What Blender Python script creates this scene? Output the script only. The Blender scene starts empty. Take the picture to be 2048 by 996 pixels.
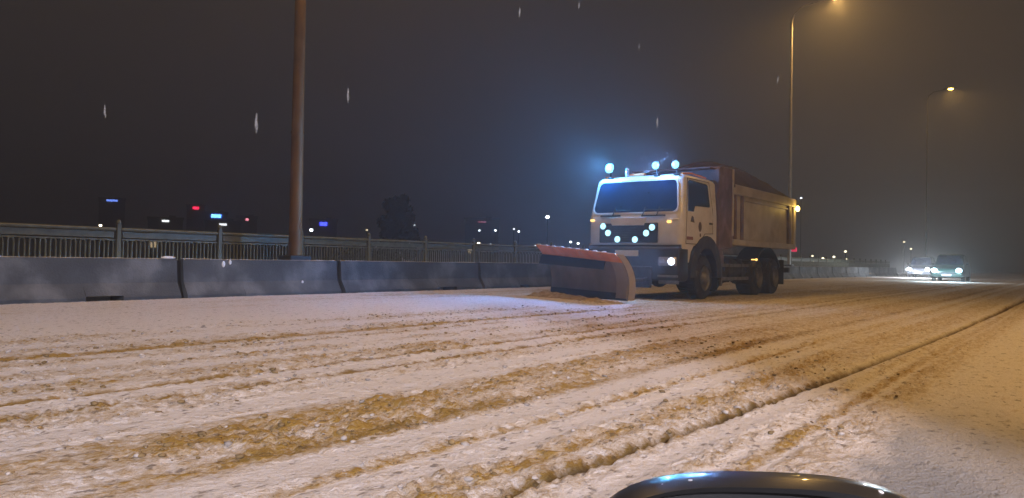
import bpy, bmesh, math, random
import numpy as np
from mathutils import Vector, Matrix
R = math.radians
random.seed(7); RNG = np.random.RandomState(11)
sc = bpy.context.scene
C = sc.collection

# ------------------------------------------------------------ camera, world, exposure
CAMH = 0.89
YAW, PITCH, ROLL = R(37.0), R(0.84), R(1.0)
cam_d = bpy.data.cameras.new('camera'); cam = bpy.data.objects.new('camera', cam_d); C.objects.link(cam)
cam_d.sensor_width = 36; cam_d.lens = 26.37; cam_d.clip_start = 0.02; cam_d.clip_end = 3000
cam.matrix_world = (Matrix.Translation((0, 0, CAMH)) @ Matrix.Rotation(YAW, 4, 'Z') @
                    Matrix.Rotation(math.pi/2 + PITCH, 4, 'X') @ Matrix.Rotation(ROLL, 4, 'Z'))
sc.camera = cam
w = bpy.data.worlds.new('World'); sc.world = w; w.use_nodes = True
nt = w.node_tree; nt.nodes.clear()
out = nt.nodes.new('ShaderNodeOutputWorld'); add = nt.nodes.new('ShaderNodeAddShader')
sky = nt.nodes.new('ShaderNodeTexSky'); sky.sky_type = 'NISHITA'; sky.sun_disc = False
sky.sun_elevation = R(-6); sky.sun_rotation = R(200)
b1 = nt.nodes.new('ShaderNodeBackground'); b1.inputs[1].default_value = 0.05
b2 = nt.nodes.new('ShaderNodeBackground'); b2.inputs[0].default_value = (0.029, 0.025, 0.026, 1); b2.inputs[1].default_value = 0.78
nt.links.new(sky.outputs[0], b1.inputs[0]); nt.links.new(b1.outputs[0], add.inputs[0]); nt.links.new(b2.outputs[0], add.inputs[1])
nt.links.new(add.outputs[0], out.inputs[0])
sc.view_settings.view_transform = 'Standard'; sc.view_settings.look = 'None'
sc.view_settings.gamma = 1; sc.view_settings.exposure = 0; sc.view_settings.use_curve_mapping = False
sc.render.engine = 'CYCLES'
sc.cycles.use_denoising = True
try: sc.cycles.denoiser = 'OPENIMAGEDENOISE'
except Exception: pass
sc.cycles.max_bounces = 5; sc.cycles.volume_bounces = 0; sc.cycles.sample_clamp_indirect = 2.0
sc.cycles.use_light_tree = True; sc.cycles.caustics_reflective = False; sc.cycles.caustics_refractive = False

SODIUM = (1.0, 0.56, 0.15)
COOL = (0.55, 0.74, 1.0)
P_STREET = 6600
P_WHITE = 28000

# ------------------------------------------------------------ materials
def mat(name, col, rough=0.6, metal=0.0, emis=None, es=0.0, var=0.0, vscale=6.0, bump=0.0, bscale=40.0,
        col2=None, mixscale=3.0, lo=0.4, hi=0.6, coat=0.0, sample=True, stretch=(1, 1, 1)):
    m = bpy.data.materials.new(name); m.use_nodes = True
    t = m.node_tree; p = t.nodes['Principled BSDF']
    p.inputs['Base Color'].default_value = (*col, 1); p.inputs['Roughness'].default_value = rough
    p.inputs['Metallic'].default_value = metal; p.inputs['Coat Weight'].default_value = coat
    tc = t.nodes.new('ShaderNodeTexCoord'); mp = t.nodes.new('ShaderNodeMapping'); mp.inputs['Scale'].default_value = stretch
    t.links.new(tc.outputs['Object'], mp.inputs[0])
    last = None
    if col2 is not None:
        n = t.nodes.new('ShaderNodeTexNoise'); n.inputs['Scale'].default_value = mixscale; n.inputs['Detail'].default_value = 6
        t.links.new(mp.outputs[0], n.inputs['Vector'])
        mr = t.nodes.new('ShaderNodeMapRange'); mr.inputs[1].default_value = lo; mr.inputs[2].default_value = hi
        t.links.new(n.outputs[0], mr.inputs[0])
        mx = t.nodes.new('ShaderNodeMix'); mx.data_type = 'RGBA'
        mx.inputs[6].default_value = (*col, 1); mx.inputs[7].default_value = (*col2, 1)
        t.links.new(mr.outputs[0], mx.inputs[0]); last = mx.outputs[2]
    if var > 0:
        n = t.nodes.new('ShaderNodeTexNoise'); n.inputs['Scale'].default_value = vscale; n.inputs['Detail'].default_value = 5
        t.links.new(mp.outputs[0], n.inputs['Vector'])
        mr = t.nodes.new('ShaderNodeMapRange'); mr.inputs[1].default_value = 0.3; mr.inputs[2].default_value = 0.7
        mr.inputs[3].default_value = 1 - var; mr.inputs[4].default_value = 1 + var
        t.links.new(n.outputs[0], mr.inputs[0])
        vm = t.nodes.new('ShaderNodeVectorMath'); vm.operation = 'SCALE'
        if last is not None: t.links.new(last, vm.inputs[0])
        else: vm.inputs[0].default_value = col
        t.links.new(mr.outputs[0], vm.inputs['Scale']); last = vm.outputs[0]
    if last is not None: t.links.new(last, p.inputs['Base Color'])
    if bump > 0:
        n = t.nodes.new('ShaderNodeTexNoise'); n.inputs['Scale'].default_value = bscale; n.inputs['Detail'].default_value = 5
        t.links.new(mp.outputs[0], n.inputs['Vector'])
        b = t.nodes.new('ShaderNodeBump'); b.inputs['Strength'].default_value = bump; b.inputs['Distance'].default_value = 0.02
        t.links.new(n.outputs[0], b.inputs['Height']); t.links.new(b.outputs[0], p.inputs['Normal'])
    if emis is not None:
        p.inputs['Emission Color'].default_value = (*emis, 1); p.inputs['Emission Strength'].default_value = es
    if not sample: m.cycles.emission_sampling = 'NONE'
    return m

M = {}
M['concrete'] = mat('concrete', (0.055, 0.060, 0.066), 0.85, var=0.25, vscale=2.2, bump=0.5, bscale=30, col2=(0.12, 0.125, 0.13), mixscale=1.1, lo=0.52, hi=0.68)
M['deck'] = mat('deck_concrete', (0.22, 0.22, 0.21), 0.9, var=0.2)
M['rail'] = mat('railing_paint', (0.15, 0.165, 0.12), 0.6, var=0.25, vscale=5)
M['pole'] = mat('pole_rusty_steel', (0.20, 0.105, 0.03), 0.55, metal=0.2, var=0.35, vscale=3, col2=(0.22, 0.15, 0.08), mixscale=1.5, lo=0.5, hi=0.7, stretch=(1, 1, 0.4))
M['pole_grey'] = mat('pole_galvanised', (0.42, 0.40, 0.37), 0.5, metal=0.3, var=0.15)
M['dark'] = mat('dark_plastic', (0.018, 0.019, 0.022), 0.55, var=0.2)
M['chassis'] = mat('chassis_grime', (0.03, 0.03, 0.034), 0.6, metal=0.2, var=0.4, col2=(0.09, 0.085, 0.08), mixscale=5, lo=0.55, hi=0.75)
M['tyre'] = mat('tyre_rubber', (0.022, 0.022, 0.024), 0.8, var=0.3, bump=0.3, bscale=25, col2=(0.13, 0.12, 0.11), mixscale=6, lo=0.58, hi=0.75)
M['rim'] = mat('steel_rim', (0.16, 0.155, 0.15), 0.55, metal=0.4, var=0.3)
M['cab'] = mat('cab_white_paint', (0.60, 0.58, 0.58), 0.38, var=0.08, vscale=4, col2=(0.40, 0.36, 0.33), mixscale=2.2, lo=0.55, hi=0.8, coat=0.2)
M['maroon'] = mat('maroon_painted_steel', (0.13, 0.085, 0.095), 0.65, var=0.3, vscale=3, col2=(0.26, 0.21, 0.22), mixscale=2.5, lo=0.5, hi=0.75)
M['body'] = mat('tipper_beige_paint', (0.44, 0.40, 0.36), 0.55, var=0.15, vscale=2.5, col2=(0.33, 0.28, 0.24), mixscale=1.6, lo=0.45, hi=0.7)
M['tarp'] = mat('maroon_tarpaulin', (0.035, 0.016, 0.022), 0.9, var=0.35, vscale=2.5, bump=0.8, bscale=6)
M['glass'] = mat('dark_glass', (0.006, 0.022, 0.060), 0.12, var=0.3, vscale=2.5, coat=0.5)
M['sideglass'] = mat('side_glass', (0.012, 0.022, 0.05), 0.1, var=0.3, vscale=2, coat=0.5)
M['led'] = mat('led_lens', (0.05, 0.12, 0.15), 0.3, emis=(0.50, 0.88, 1.0), es=1.6)
M['led_roof'] = mat('roof_lamp_lens', (0.02, 0.08, 0.12), 0.3, emis=(0.30, 0.82, 1.0), es=2.0)
M['headlamp'] = mat('headlamp_lens', (0.8, 0.9, 1), 0.2, emis=(0.72, 0.82, 1.0), es=5)
M['lampglass'] = mat('clear_lens', (0.45, 0.45, 0.5), 0.15, metal=0.5)
M['amber'] = mat('amber_lens', (0.9, 0.4, 0.05), 0.3, emis=(1.0, 0.55, 0.14), es=2.5)
M['amber_hot'] = mat('amber_lamp_lens', (0.9, 0.6, 0.1), 0.3, emis=(1.0, 0.70, 0.16), es=16)
M['red'] = mat('red_lens', (0.7, 0.03, 0.06), 0.3, emis=(1.0, 0.06, 0.16), es=0.55)
M['orange'] = mat('plow_orange_paint', (0.85, 0.27, 0.07), 0.5, var=0.2, vscale=3, col2=(0.60, 0.28, 0.13), mixscale=3, lo=0.5, hi=0.7)
M['plow'] = mat('plow_worn_steel', (0.20, 0.185, 0.17), 0.6, metal=0.2, var=0.25, vscale=2, col2=(0.24, 0.21, 0.18), mixscale=3.5, lo=0.5, hi=0.75)
M['plowend'] = mat('plow_end_paint', (0.36, 0.31, 0.23), 0.6, var=0.25, vscale=4, col2=(0.28, 0.24, 0.19), mixscale=4, lo=0.45, hi=0.65)
M['rubber'] = mat('rubber_flap', (0.015, 0.018, 0.026), 0.6)
M['reflector'] = mat('white_reflector', (0.9, 0.88, 0.85), 0.4)
M['plate'] = mat('plate_white', (0.55, 0.55, 0.58), 0.4, var=0.1)
M['decal'] = mat('dark_decal', (0.06, 0.035, 0.03), 0.5)
M['decal_red'] = mat('brown_red_decal', (0.18, 0.05, 0.035), 0.5)
M['mirrorpaint'] = mat('mirror_housing_paint', (0.05, 0.05, 0.052), 0.3, metal=0.6, coat=0.6)
M['mirrorglass'] = mat('mirror_glass_dark', (0.004, 0.004, 0.005), 0.5)
M['lampbulb'] = mat('sodium_lens', (1, 0.7, 0.4), 0.3, emis=(1.0, 0.52, 0.18), es=40, sample=False)
M['lampbulb_far'] = mat('sodium_lens_yellow', (1, 0.8, 0.3), 0.3, emis=(1.0, 0.62, 0.10), es=60, sample=False)
M['bark'] = mat('bark', (0.06, 0.045, 0.035), 0.9, var=0.3)
M['leaf'] = mat('leaf_dark', (0.03, 0.04, 0.025), 0.8, var=0.4, vscale=1.5)
M['facade'] = mat('far_facade', (0.10, 0.095, 0.095), 0.8, var=0.2, vscale=0.2)
M['roofing'] = mat('far_roofing', (0.12, 0.11, 0.11), 0.8)
M['window'] = mat('dark_window', (0.03, 0.035, 0.05), 0.2)
M['window_lit'] = mat('lit_window', (0.5, 0.4, 0.2), 0.4, emis=(1, 0.75, 0.45), es=0.8, sample=False)
M['car_dark'] = mat('car_paint_dark', (0.03, 0.035, 0.05), 0.3, metal=0.3, coat=0.6)
M['car_green'] = mat('car_paint_green', (0.02, 0.05, 0.045), 0.3, metal=0.2, coat=0.6)
M['carlamp'] = mat('car_headlamp_lens', (0.9, 0.9, 1), 0.2, emis=(0.88, 0.92, 1.0), es=70)
M['carlamp_blue'] = mat('car_headlamp_lens_blue', (0.9, 0.9, 1), 0.2, emis=(0.55, 0.85, 1.0), es=60)
def signmat(n, c, s): return mat(n, (0.3, 0.3, 0.3), 0.4, emis=c, es=s, sample=False)

def snow_material(name, attr=True):
    m = bpy.data.materials.new(name); m.use_nodes = True
    t = m.node_tree; p = t.nodes['Principled BSDF']; L = t.links
    tc = t.nodes.new('ShaderNodeTexCoord')
    mp = t.nodes.new('ShaderNodeMapping'); mp.inputs['Scale'].default_value = (1, 0.55, 1); L.new(tc.outputs['Object'], mp.inputs[0])
    n1 = t.nodes.new('ShaderNodeTexNoise'); n1.inputs['Scale'].default_value = 14; n1.inputs['Detail'].default_value = 8; n1.inputs['Roughness'].default_value = 0.7
    L.new(mp.outputs[0], n1.inputs['Vector'])
    a = t.nodes.new('ShaderNodeAttribute'); a.attribute_name = 'slush'
    # slush where attribute + fine noise is high
    s = t.nodes.new('ShaderNodeMath'); s.operation = 'MULTIPLY_ADD'; s.inputs[1].default_value = 1.9; L.new(n1.outputs[0], s.inputs[0]); L.new(a.outputs['Fac'], s.inputs[2])
    mr = t.nodes.new('ShaderNodeMapRange'); mr.inputs[1].default_value = 1.55; mr.inputs[2].default_value = 2.35; L.new(s.outputs[0], mr.inputs[0])
    n3 = t.nodes.new('ShaderNodeTexNoise'); n3.inputs['Scale'].default_value = 42; n3.inputs['Detail'].default_value = 4; n3.inputs['Roughness'].default_value = 0.75
    L.new(mp.outputs[0], n3.inputs['Vector'])
    s3 = t.nodes.new('ShaderNodeMath'); s3.operation = 'MULTIPLY_ADD'; s3.inputs[1].default_value = 1.5; L.new(n3.outputs[0], s3.inputs[0]); L.new(s.outputs[0], s3.inputs[2])
    L.new(s3.outputs[0], mr.inputs[0])
    mx = t.nodes.new('ShaderNodeMix'); mx.data_type = 'RGBA'
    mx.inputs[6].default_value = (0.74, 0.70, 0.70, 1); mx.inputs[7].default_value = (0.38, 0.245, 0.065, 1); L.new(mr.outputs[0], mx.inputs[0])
    # dark grit specks
    v = t.nodes.new('ShaderNodeTexNoise'); v.inputs['Scale'].default_value = 26; v.inputs['Detail'].default_value = 3; L.new(mp.outputs[0], v.inputs['Vector'])
    mr2 = t.nodes.new('ShaderNodeMapRange'); mr2.inputs[1].default_value = 0.60; mr2.inputs[2].default_value = 0.70; mr2.inputs[4].default_value = 0.7; L.new(v.outputs[0], mr2.inputs[0])
    mx2 = t.nodes.new('ShaderNodeMix'); mx2.data_type = 'RGBA'; mx2.inputs[7].default_value = (0.13, 0.10, 0.075, 1)
    L.new(mr2.outputs[0], mx2.inputs[0]); L.new(mx.outputs[2], mx2.inputs[6]); 
    aw = t.nodes.new('ShaderNodeAttribute'); aw.attribute_name = 'wet'; mx3 = t.nodes.new('ShaderNodeMix'); mx3.data_type = 'RGBA'
    mx3.inputs[7].default_value = (0.085, 0.058, 0.03, 1); L.new(aw.outputs['Fac'], mx3.inputs[0]); L.new(mx2.outputs[2], mx3.inputs[6])
    af = t.nodes.new('ShaderNodeAttribute'); af.attribute_name = 'film'; mx4 = t.nodes.new('ShaderNodeMix'); mx4.data_type = 'RGBA'
    mx4.inputs[7].default_value = (0.25, 0.27, 0.31, 1); L.new(af.outputs['Fac'], mx4.inputs[0]); L.new(mx3.outputs[2], mx4.inputs[6])
    L.new(mx4.outputs[2], p.inputs['Base Color'])
    p.inputs['Roughness'].default_value = 0.75; p.inputs['Specular IOR Level'].default_value = 0.15
    bn = t.nodes.new('ShaderNodeBump'); bn.inputs['Strength'].default_value = 0.9; bn.inputs['Distance'].default_value = 0.03
    L.new(s3.outputs[0], bn.inputs['Height']); L.new(bn.outputs[0], p.inputs['Normal'])
    return m
M['snow'] = snow_material('slushy_snow')
M['snow_clean'] = mat('fresh_snow', (0.72, 0.72, 0.74), 0.6, var=0.1, vscale=3, bump=0.6, bscale=12)
M['flake'] = mat('snowflake_white', (0.95, 0.95, 0.95), 0.8)
M['flake'].node_tree.nodes['Principled BSDF'].inputs['Alpha'].default_value = 0.05
M['slush_pile'] = mat('slush_pile', (0.40, 0.34, 0.26), 0.8, var=0.25, vscale=8, bump=0.8, bscale=18, col2=(0.28, 0.22, 0.14), mixscale=6, lo=0.45, hi=0.62)
M['black'] = mat('black_gap_shade', (0.004, 0.004, 0.005), 1.0)
M['slush_clod'] = mat('slush_clod', (0.20, 0.14, 0.065), 0.85, var=0.4, vscale=20)
M['snow_clod'] = mat('snow_clod', (0.36, 0.33, 0.31), 0.85, var=0.4, vscale=15)
M['terrain'] = mat('dark_far_ground', (0.035, 0.038, 0.04), 0.95, var=0.4, vscale=0.05, col2=(0.09, 0.09, 0.095), mixscale=0.03, lo=0.55, hi=0.75)

# ------------------------------------------------------------ mesh helpers
class MB:
    def __init__(s): s.bm = bmesh.new()
    def box(s, c, d, bev=0.0, rot=None, seg=2):
        t = bmesh.new(); bmesh.ops.create_cube(t, size=1)
        bmesh.ops.scale(t, vec=d, verts=t.verts)
        if bev > 0: bmesh.ops.bevel(t, geom=t.edges[:], offset=min(bev, min(d)*0.45), segments=seg, affect='EDGES', profile=0.5)
        m = Matrix.Translation(c)
        if rot is not None: m = m @ rot
        bmesh.ops.transform(t, matrix=m, verts=t.verts); s._join(t); return s
    def _join(s, t):
        me = bpy.data.meshes.new('tmp'); t.to_mesh(me); t.free(); s.bm.from_mesh(me); bpy.data.meshes.remove(me)
    def cyl(s, p0, p1, r0, r1=None, n=16, cap=True):
        r1 = r0 if r1 is None else r1
        p0, p1 = Vector(p0), Vector(p1); d = p1-p0; t = bmesh.new()
        bmesh.ops.create_cone(t, cap_ends=cap, segments=n, radius1=r0, radius2=r1, depth=d.length)
        q = d.to_track_quat('Z', 'Y').to_matrix().to_4x4()
        bmesh.ops.transform(t, matrix=Matrix.Translation((p0+p1)/2) @ q, verts=t.verts); s._join(t); return s
    def sph(s, c, r, sc_=(1, 1, 1), n=12):
        t = bmesh.new(); bmesh.ops.create_uvsphere(t, u_segments=n, v_segments=max(6, n//2+2), radius=r)
        bmesh.ops.scale(t, vec=sc_, verts=t.verts); bmesh.ops.translate(t, vec=c, verts=t.verts); s._join(t); return s
    def tube(s, pts, r, n=8):
        for a, b in zip(pts[:-1], pts[1:]): s.cyl(a, b, r, r, n)
        return s
    def loft(s, rings, closed=True, caps=True):
        t = s.bm; vs = [[t.verts.new(p) for p in ring] for ring in rings]
        k = len(rings[0])
        for i in range(len(vs)-1):
            for j in range(k if closed else k-1):
                a, b, c, d = vs[i][j], vs[i][(j+1) % k], vs[i+1][(j+1) % k], vs[i+1][j]
                try: t.faces.new((a, b, c, d))
                except ValueError: pass
        if caps and closed:
            try: t.faces.new(vs[0][::-1]); t.faces.new(vs[-1])
            except ValueError: pass
        return s
    def prism(s, poly, axis, a, b):
        def P(u, v, w): return {'x': (w, u, v), 'y': (u, w, v), 'z': (u, v, w)}[axis]
        return s.loft([[P(u, v, a) for u, v in poly], [P(u, v, b) for u, v in poly]])
    def build(s, name, m, parent=None, smooth=False, bevel=0.0, loc=None):
        bmesh.ops.recalc_face_normals(s.bm, faces=s.bm.faces)
        me = bpy.data.meshes.new(name); s.bm.to_mesh(me); s.bm.free(); me.materials.append(m)
        if smooth:
            me.polygons.foreach_set('use_smooth', [True]*len(me.polygons))
            try: me.set_sharp_from_angle(angle=R(38))
            except Exception: pass
        o = bpy.data.objects.new(name, me); C.objects.link(o)
        if parent is not None: o.parent = parent
        if loc: o.location = loc
        if bevel > 0:
            bv = o.modifiers.new('bevel', 'BEVEL'); bv.width = bevel; bv.segments = 2; bv.limit_method = 'ANGLE'
        return o
def tag(o, label=None, cat=None, group=None, kind=None):
    if label: o['label'] = label
    if cat: o['category'] = cat
    if group: o['group'] = group
    if kind: o['kind'] = kind
    return o
def empty(name, loc, rz=0.0):
    o = bpy.data.objects.new(name, None); C.objects.link(o); o.location = loc; o.rotation_euler = (0, 0, rz); o.empty_display_size = 0.3; return o
def copy_tree(o, parent=None):
    c = o.copy(); C.objects.link(c); c.parent = parent
    for ch in list(o.children): copy_tree(ch, c)
    return c
def lamp(name, kind, loc, power, col, parent=None, size=0.05, spot=None, blend=0.5, direction=None):
    d = bpy.data.lights.new(name, kind); d.energy = power; d.color = col; d.shadow_soft_size = size
    if kind == 'SPOT': d.spot_size = spot; d.spot_blend = blend
    o = bpy.data.objects.new(name, d); C.objects.link(o); o.location = loc
    if direction is not None: o.rotation_euler = Vector(direction).to_track_quat('-Z', 'Y').to_euler()
    if parent is not None: o.parent = parent
    return o
def at(x, y, Z):     # a direction in the photograph, turned into a place at a real distance
    X = (x-1024)/1500.0*Z
    return Vector((X*math.cos(YAW)-Z*math.sin(YAW), X*math.sin(YAW)+Z*math.cos(YAW), CAMH-(y-(520+(x-1024)*0.0175))*Z/1500.0))

# ------------------------------------------------------------ noise for the snow relief
def vnoise(x, y, seed):
    r = np.random.RandomState(seed); T = r.rand(256, 256)
    xi = np.floor(x).astype(int); yi = np.floor(y).astype(int); fx = x-xi; fy = y-yi
    fx = fx*fx*(3-2*fx); fy = fy*fy*(3-2*fy)
    g = lambda i, j: T[i & 255, j & 255]
    return (g(xi, yi)*(1-fx)*(1-fy)+g(xi+1, yi)*fx*(1-fy)+g(xi, yi+1)*(1-fx)*fy+g(xi+1, yi+1)*fx*fy)
def fbm(x, y, seed, o=4):
    s = 0; a = 0.5; t = 0
    for k in range(o): s = s+a*vnoise(x*2**k, y*2**k, seed+k); t += a; a *= 0.55
    return s/t
def build_snow_road():
    D = np.concatenate([np.linspace(-14, 0.2, 60, endpoint=False), 0.2+np.exp(np.linspace(math.log(0.5), math.log(13.3), 620))-0.5, [13.75]])
    Y = np.concatenate([np.linspace(-40, 0.6, 60, endpoint=False), np.exp(np.linspace(math.log(0.6), math.log(120), 1000)), np.linspace(125, 420, 40)])
    X, YY = np.meshgrid(-D, Y)
    drift = 0.10*np.sin(YY*0.21+0.5)*0.35+0.05*np.sin(YY*0.6+2)*0.3
    q = -X-drift                       # lateral distance, wavering a little
    big = fbm(X*0.5, YY*0.18, 3); mid = fbm(X*2.2, YY*0.9, 21); fine = fbm(X*9, YY*6.5, 33, 4); clump = fbm(X*26, YY*22, 51, 3)
    g = lambda c, wd: np.exp(-((q-c)/wd)**2)
    near = 1.0
    rough = 0.25+0.75*np.clip((mid-0.32)*3.2, 0, 1)
    smooth_side = np.clip((q-0.75-0.05*(mid-0.5))/0.18, 0, 1)          # right beside the camera the snow is smooth
    rough = rough*(0.12+0.88*smooth_side)
    bank_zone = np.clip((q-8.2)/1.5, 0, 1)
    rough = rough*(1-0.75*bank_zone)
    z = 0.018*(big-0.5)+rough*(0.050*(fine-0.5)+0.065*(clump-0.5))
    slush = 0.40*(mid-0.5)*2+0.45*(big-0.45)+0.55*(fine-0.5)+0.25*(clump-0.5)-0.06+0.07*np.clip((5.5-q)/2, 0, 1)
    # tyre tracks: smooth pressed strips, ploughed-up ridges of brown slush along them
    pressed = [(4.62, 0.09), (3.85, 0.10), (2.52, 0.11), (2.10, 0.07), (6.1, 0.08), (5.5, 0.06), (1.42, 0.07), (7.6, 0.12), (3.62, 0.03), (2.25, 0.03), (1.20, 0.03), (1.05, 0.025)]
    for c, wd in pressed:
        k = g(c, wd*1.25); z = z*(1-0.9*k)-0.004*k; slush = slush*(1-0.92*k)-0.62*k
    ruts = [(4.85, 0.05, 0.6, .014), (4.40, 0.05, 0.6, .014), (2.80, 0.12, 0.48, .012), (2.30, 0.05, 0.5, .010), (6.85, 0.12, 0.6, .008),
            (3.35, 0.28, 0.36, .004), (6.4, 0.06, 0.3, .005), (5.2, 0.15, 0.28, .004), (1.10, 0.12, 0.36, .008), (1.85, 0.08, 0.3, .006), (5.9, 0.08, 0.25, .006)]
    for c, wd, s_, dz in ruts:
        k = g(c+0.02*(mid-0.5), wd)*np.clip(0.55+0.8*vnoise(YY*0.7+c*7, c+0*YY, 77), 0, 1.2)
        z -= dz*k; slush += s_*1.15*k
        z += dz*0.9*g(c+wd*1.7, wd*0.6)*(0.5+fine)
    gc = 1.66-0.55*(1-np.exp(-np.clip(YY-3, -2, 200)/10))                                 # the deep dark groove
    kg = np.exp(-((-X-gc-0.03*(mid-0.5))/(0.036))**2)
    z -= 0.045*kg*(0.65+0.7*fine); slush += 0.75*kg
    wet = 0.95*kg*(0.55+0.9*fine)+0.55*g(2.80, 0.07)*(mid > 0.45)*fine+0.35*g(4.42, 0.035)*fine*1.6+0.35*g(4.85, 0.035)*fine*1.4
    kb = np.exp(-((-X-gc-0.10)/0.05)**2); z += 0.010*kb*(0.4+fine)
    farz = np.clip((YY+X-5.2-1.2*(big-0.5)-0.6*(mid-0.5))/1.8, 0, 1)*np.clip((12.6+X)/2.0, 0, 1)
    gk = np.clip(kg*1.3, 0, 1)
    slush = slush*(1-farz*(1-gk)*0.72)+0.10*farz  # sodium-lit look beyond the white cone put into colour: even tan, fainter ruts
    z2 = np.clip((0.85-q)/0.15, 0, 1); slush = slush*(1-z2)-0.25*z2
    slush -= 0.55*np.clip((q-8.0)/1.0, 0, 1)*np.clip((11.3-q)/0.8, 0, 1)*np.clip((16-YY)/4, 0, 1)
    slush -= 0.2*bank_zone
    slush += 0.25*np.clip((q-11.2)/0.6, 0, 1)*np.clip((13.3-q)/0.3, 0, 1)*np.clip((YY-8)/5, 0, 1)
    bank = np.clip((-X-12.9)/0.85, 0, 1); z += 0.02*bank**2*(0.6+0.8*fbm(X*1, YY*0.8, 91)); slush -= 0.3*bank
    z += 0.02*(fbm(X*0.3, YY*0.1, 63)-0.5)
    z = z+0.02
    nX, nY = len(D), len(Y)
    co = np.stack([X, YY, z], -1).reshape(-1, 3).astype(np.float32)
    idx = np.arange(nX*nY).reshape(nY, nX)
    f = np.stack([idx[:-1, :-1], idx[:-1, 1:], idx[1:, 1:], idx[1:, :-1]], -1).reshape(-1, 4)[:, ::-1]
    me = bpy.data.meshes.new('road'); me.vertices.add(len(co)); me.vertices.foreach_set('co', co.ravel())
    me.loops.add(f.size); me.loops.foreach_set('vertex_index', f.ravel().astype(np.int32))
    me.polygons.add(len(f)); me.polygons.foreach_set('loop_start', np.arange(0, f.size, 4, dtype=np.int32))
    me.update(calc_edges=True); me.polygons.foreach_set('use_smooth', np.ones(len(f), dtype=bool))
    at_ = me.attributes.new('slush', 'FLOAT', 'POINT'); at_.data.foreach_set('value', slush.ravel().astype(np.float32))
    wet = np.clip(wet, 0, 1); at2 = me.attributes.new('wet', 'FLOAT', 'POINT'); at2.data.foreach_set('value', wet.ravel().astype(np.float32))
    at3 = me.attributes.new('film', 'FLOAT', 'POINT'); at3.data.foreach_set('value', (np.clip((0.85-q+0.35*(mid-0.5)+0.25*(fine-0.5))/0.2, 0, 1)*np.clip((6.0-YY+2*(mid-0.5))/2.5, 0, 1)*0.85).ravel().astype(np.float32))
    # loose clods thrown up beside the tracks
    rs = np.random.RandomState(19); n = 26000
    dd = 0.9+7.6*rs.rand(n)**0.8; yy_ = 1.0+13*rs.rand(n)**1.1
    i_ = np.clip(np.searchsorted(D, dd), 1, nX-1); j_ = np.clip(np.searchsorted(Y, yy_), 1, nY-1)
    keep = (rough[j_, i_] > 0.45) & (slush[j_, i_] > -0.25) & (rs.rand(n) < 0.30+0.5*np.clip(slush[j_, i_]*2, 0, 1)) & (farz[j_, i_] < 0.3)
    dd, yy_, zz_, sl_ = dd[keep], yy_[keep], z[j_, i_][keep], slush[j_, i_][keep]
    tb_ = bmesh.new(); bmesh.ops.create_icosphere(tb_, subdivisions=1, radius=1); iv = np.array([v.co[:] for v in tb_.verts]); tf = np.array([[v.index for v in f_.verts] for f_ in tb_.faces]); tb_.free()
    brown = (rs.rand(len(dd)) < 0.35+0.8*sl_)
    for nm, sel, mt in (('snow_clods', ~brown, 'snow_clod'), ('slush_clods', brown, 'slush_clod')):
        x_, y_, z_ = -dd[sel], yy_[sel], zz_[sel]; m_ = len(x_); sz = 0.003+0.016*rs.rand(m_)**3.5
        V = iv[None]*(0.7+0.6*rs.rand(m_, len(iv), 1))*sz[:, None, None]*np.stack([1+0.5*rs.rand(m_), 1+0.5*rs.rand(m_), 0.55+0.3*rs.rand(m_)], -1)[:, None, :]
        V = V+np.stack([x_, y_, z_+sz*0.2], -1)[:, None, :]
        F = tf[None]+np.arange(m_)[:, None, None]*len(iv)
        mm = bpy.data.meshes.new(nm); mm.from_pydata(V.reshape(-1, 3).tolist(), [], F.reshape(-1, 3).tolist()); mm.materials.append(M[mt]); mm.polygons.foreach_set('use_smooth', [True]*len(mm.polygons))
        oo = bpy.data.objects.new(nm, mm); C.objects.link(oo); oo['kind'] = 'stuff'
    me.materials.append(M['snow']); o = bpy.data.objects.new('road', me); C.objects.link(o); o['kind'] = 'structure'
    return o
# bridge deck under the road, raised walkway behind the barriers, far ground
b = MB(); b.box((-1.2, 190, -0.75), (32.4, 460, 1.4)); b.build('bridge_deck', M['deck'])['kind'] = 'structure'
b = MB(); b.box((-15.76, 190, 0.06), (2.7, 460, 0.24), 0.02); b.build('walkway', M['snow_clean'])['kind'] = 'structure'
b = MB(); t = b.bm
for i in range(2):
    pass
bmesh.ops.create_grid(t, x_segments=40, y_segments=40, size=900)
b.build('ground', M['terrain'], loc=(0, 0, -6.0))['kind'] = 'structure'

build_snow_road()

# ------------------------------------------------------------ haze
b = MB(); b.box((-90, 140, 18), (760, 720, 50)); hz = b.build('haze', bpy.data.materials.new('haze')); hz['kind'] = 'stuff'
hm = hz.data.materials[0]; hm.use_nodes = True; hm.node_tree.nodes.clear()
ho = hm.node_tree.nodes.new('ShaderNodeOutputMaterial'); pv = hm.node_tree.nodes.new('ShaderNodeVolumePrincipled')
pv.inputs['Color'].default_value = (0.9, 0.9, 0.92, 1); pv.inputs['Density'].default_value = 0.0042; pv.inputs['Anisotropy'].default_value = 0.55
hm.node_tree.links.new(pv.outputs[0], ho.inputs['Volume'])

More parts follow.
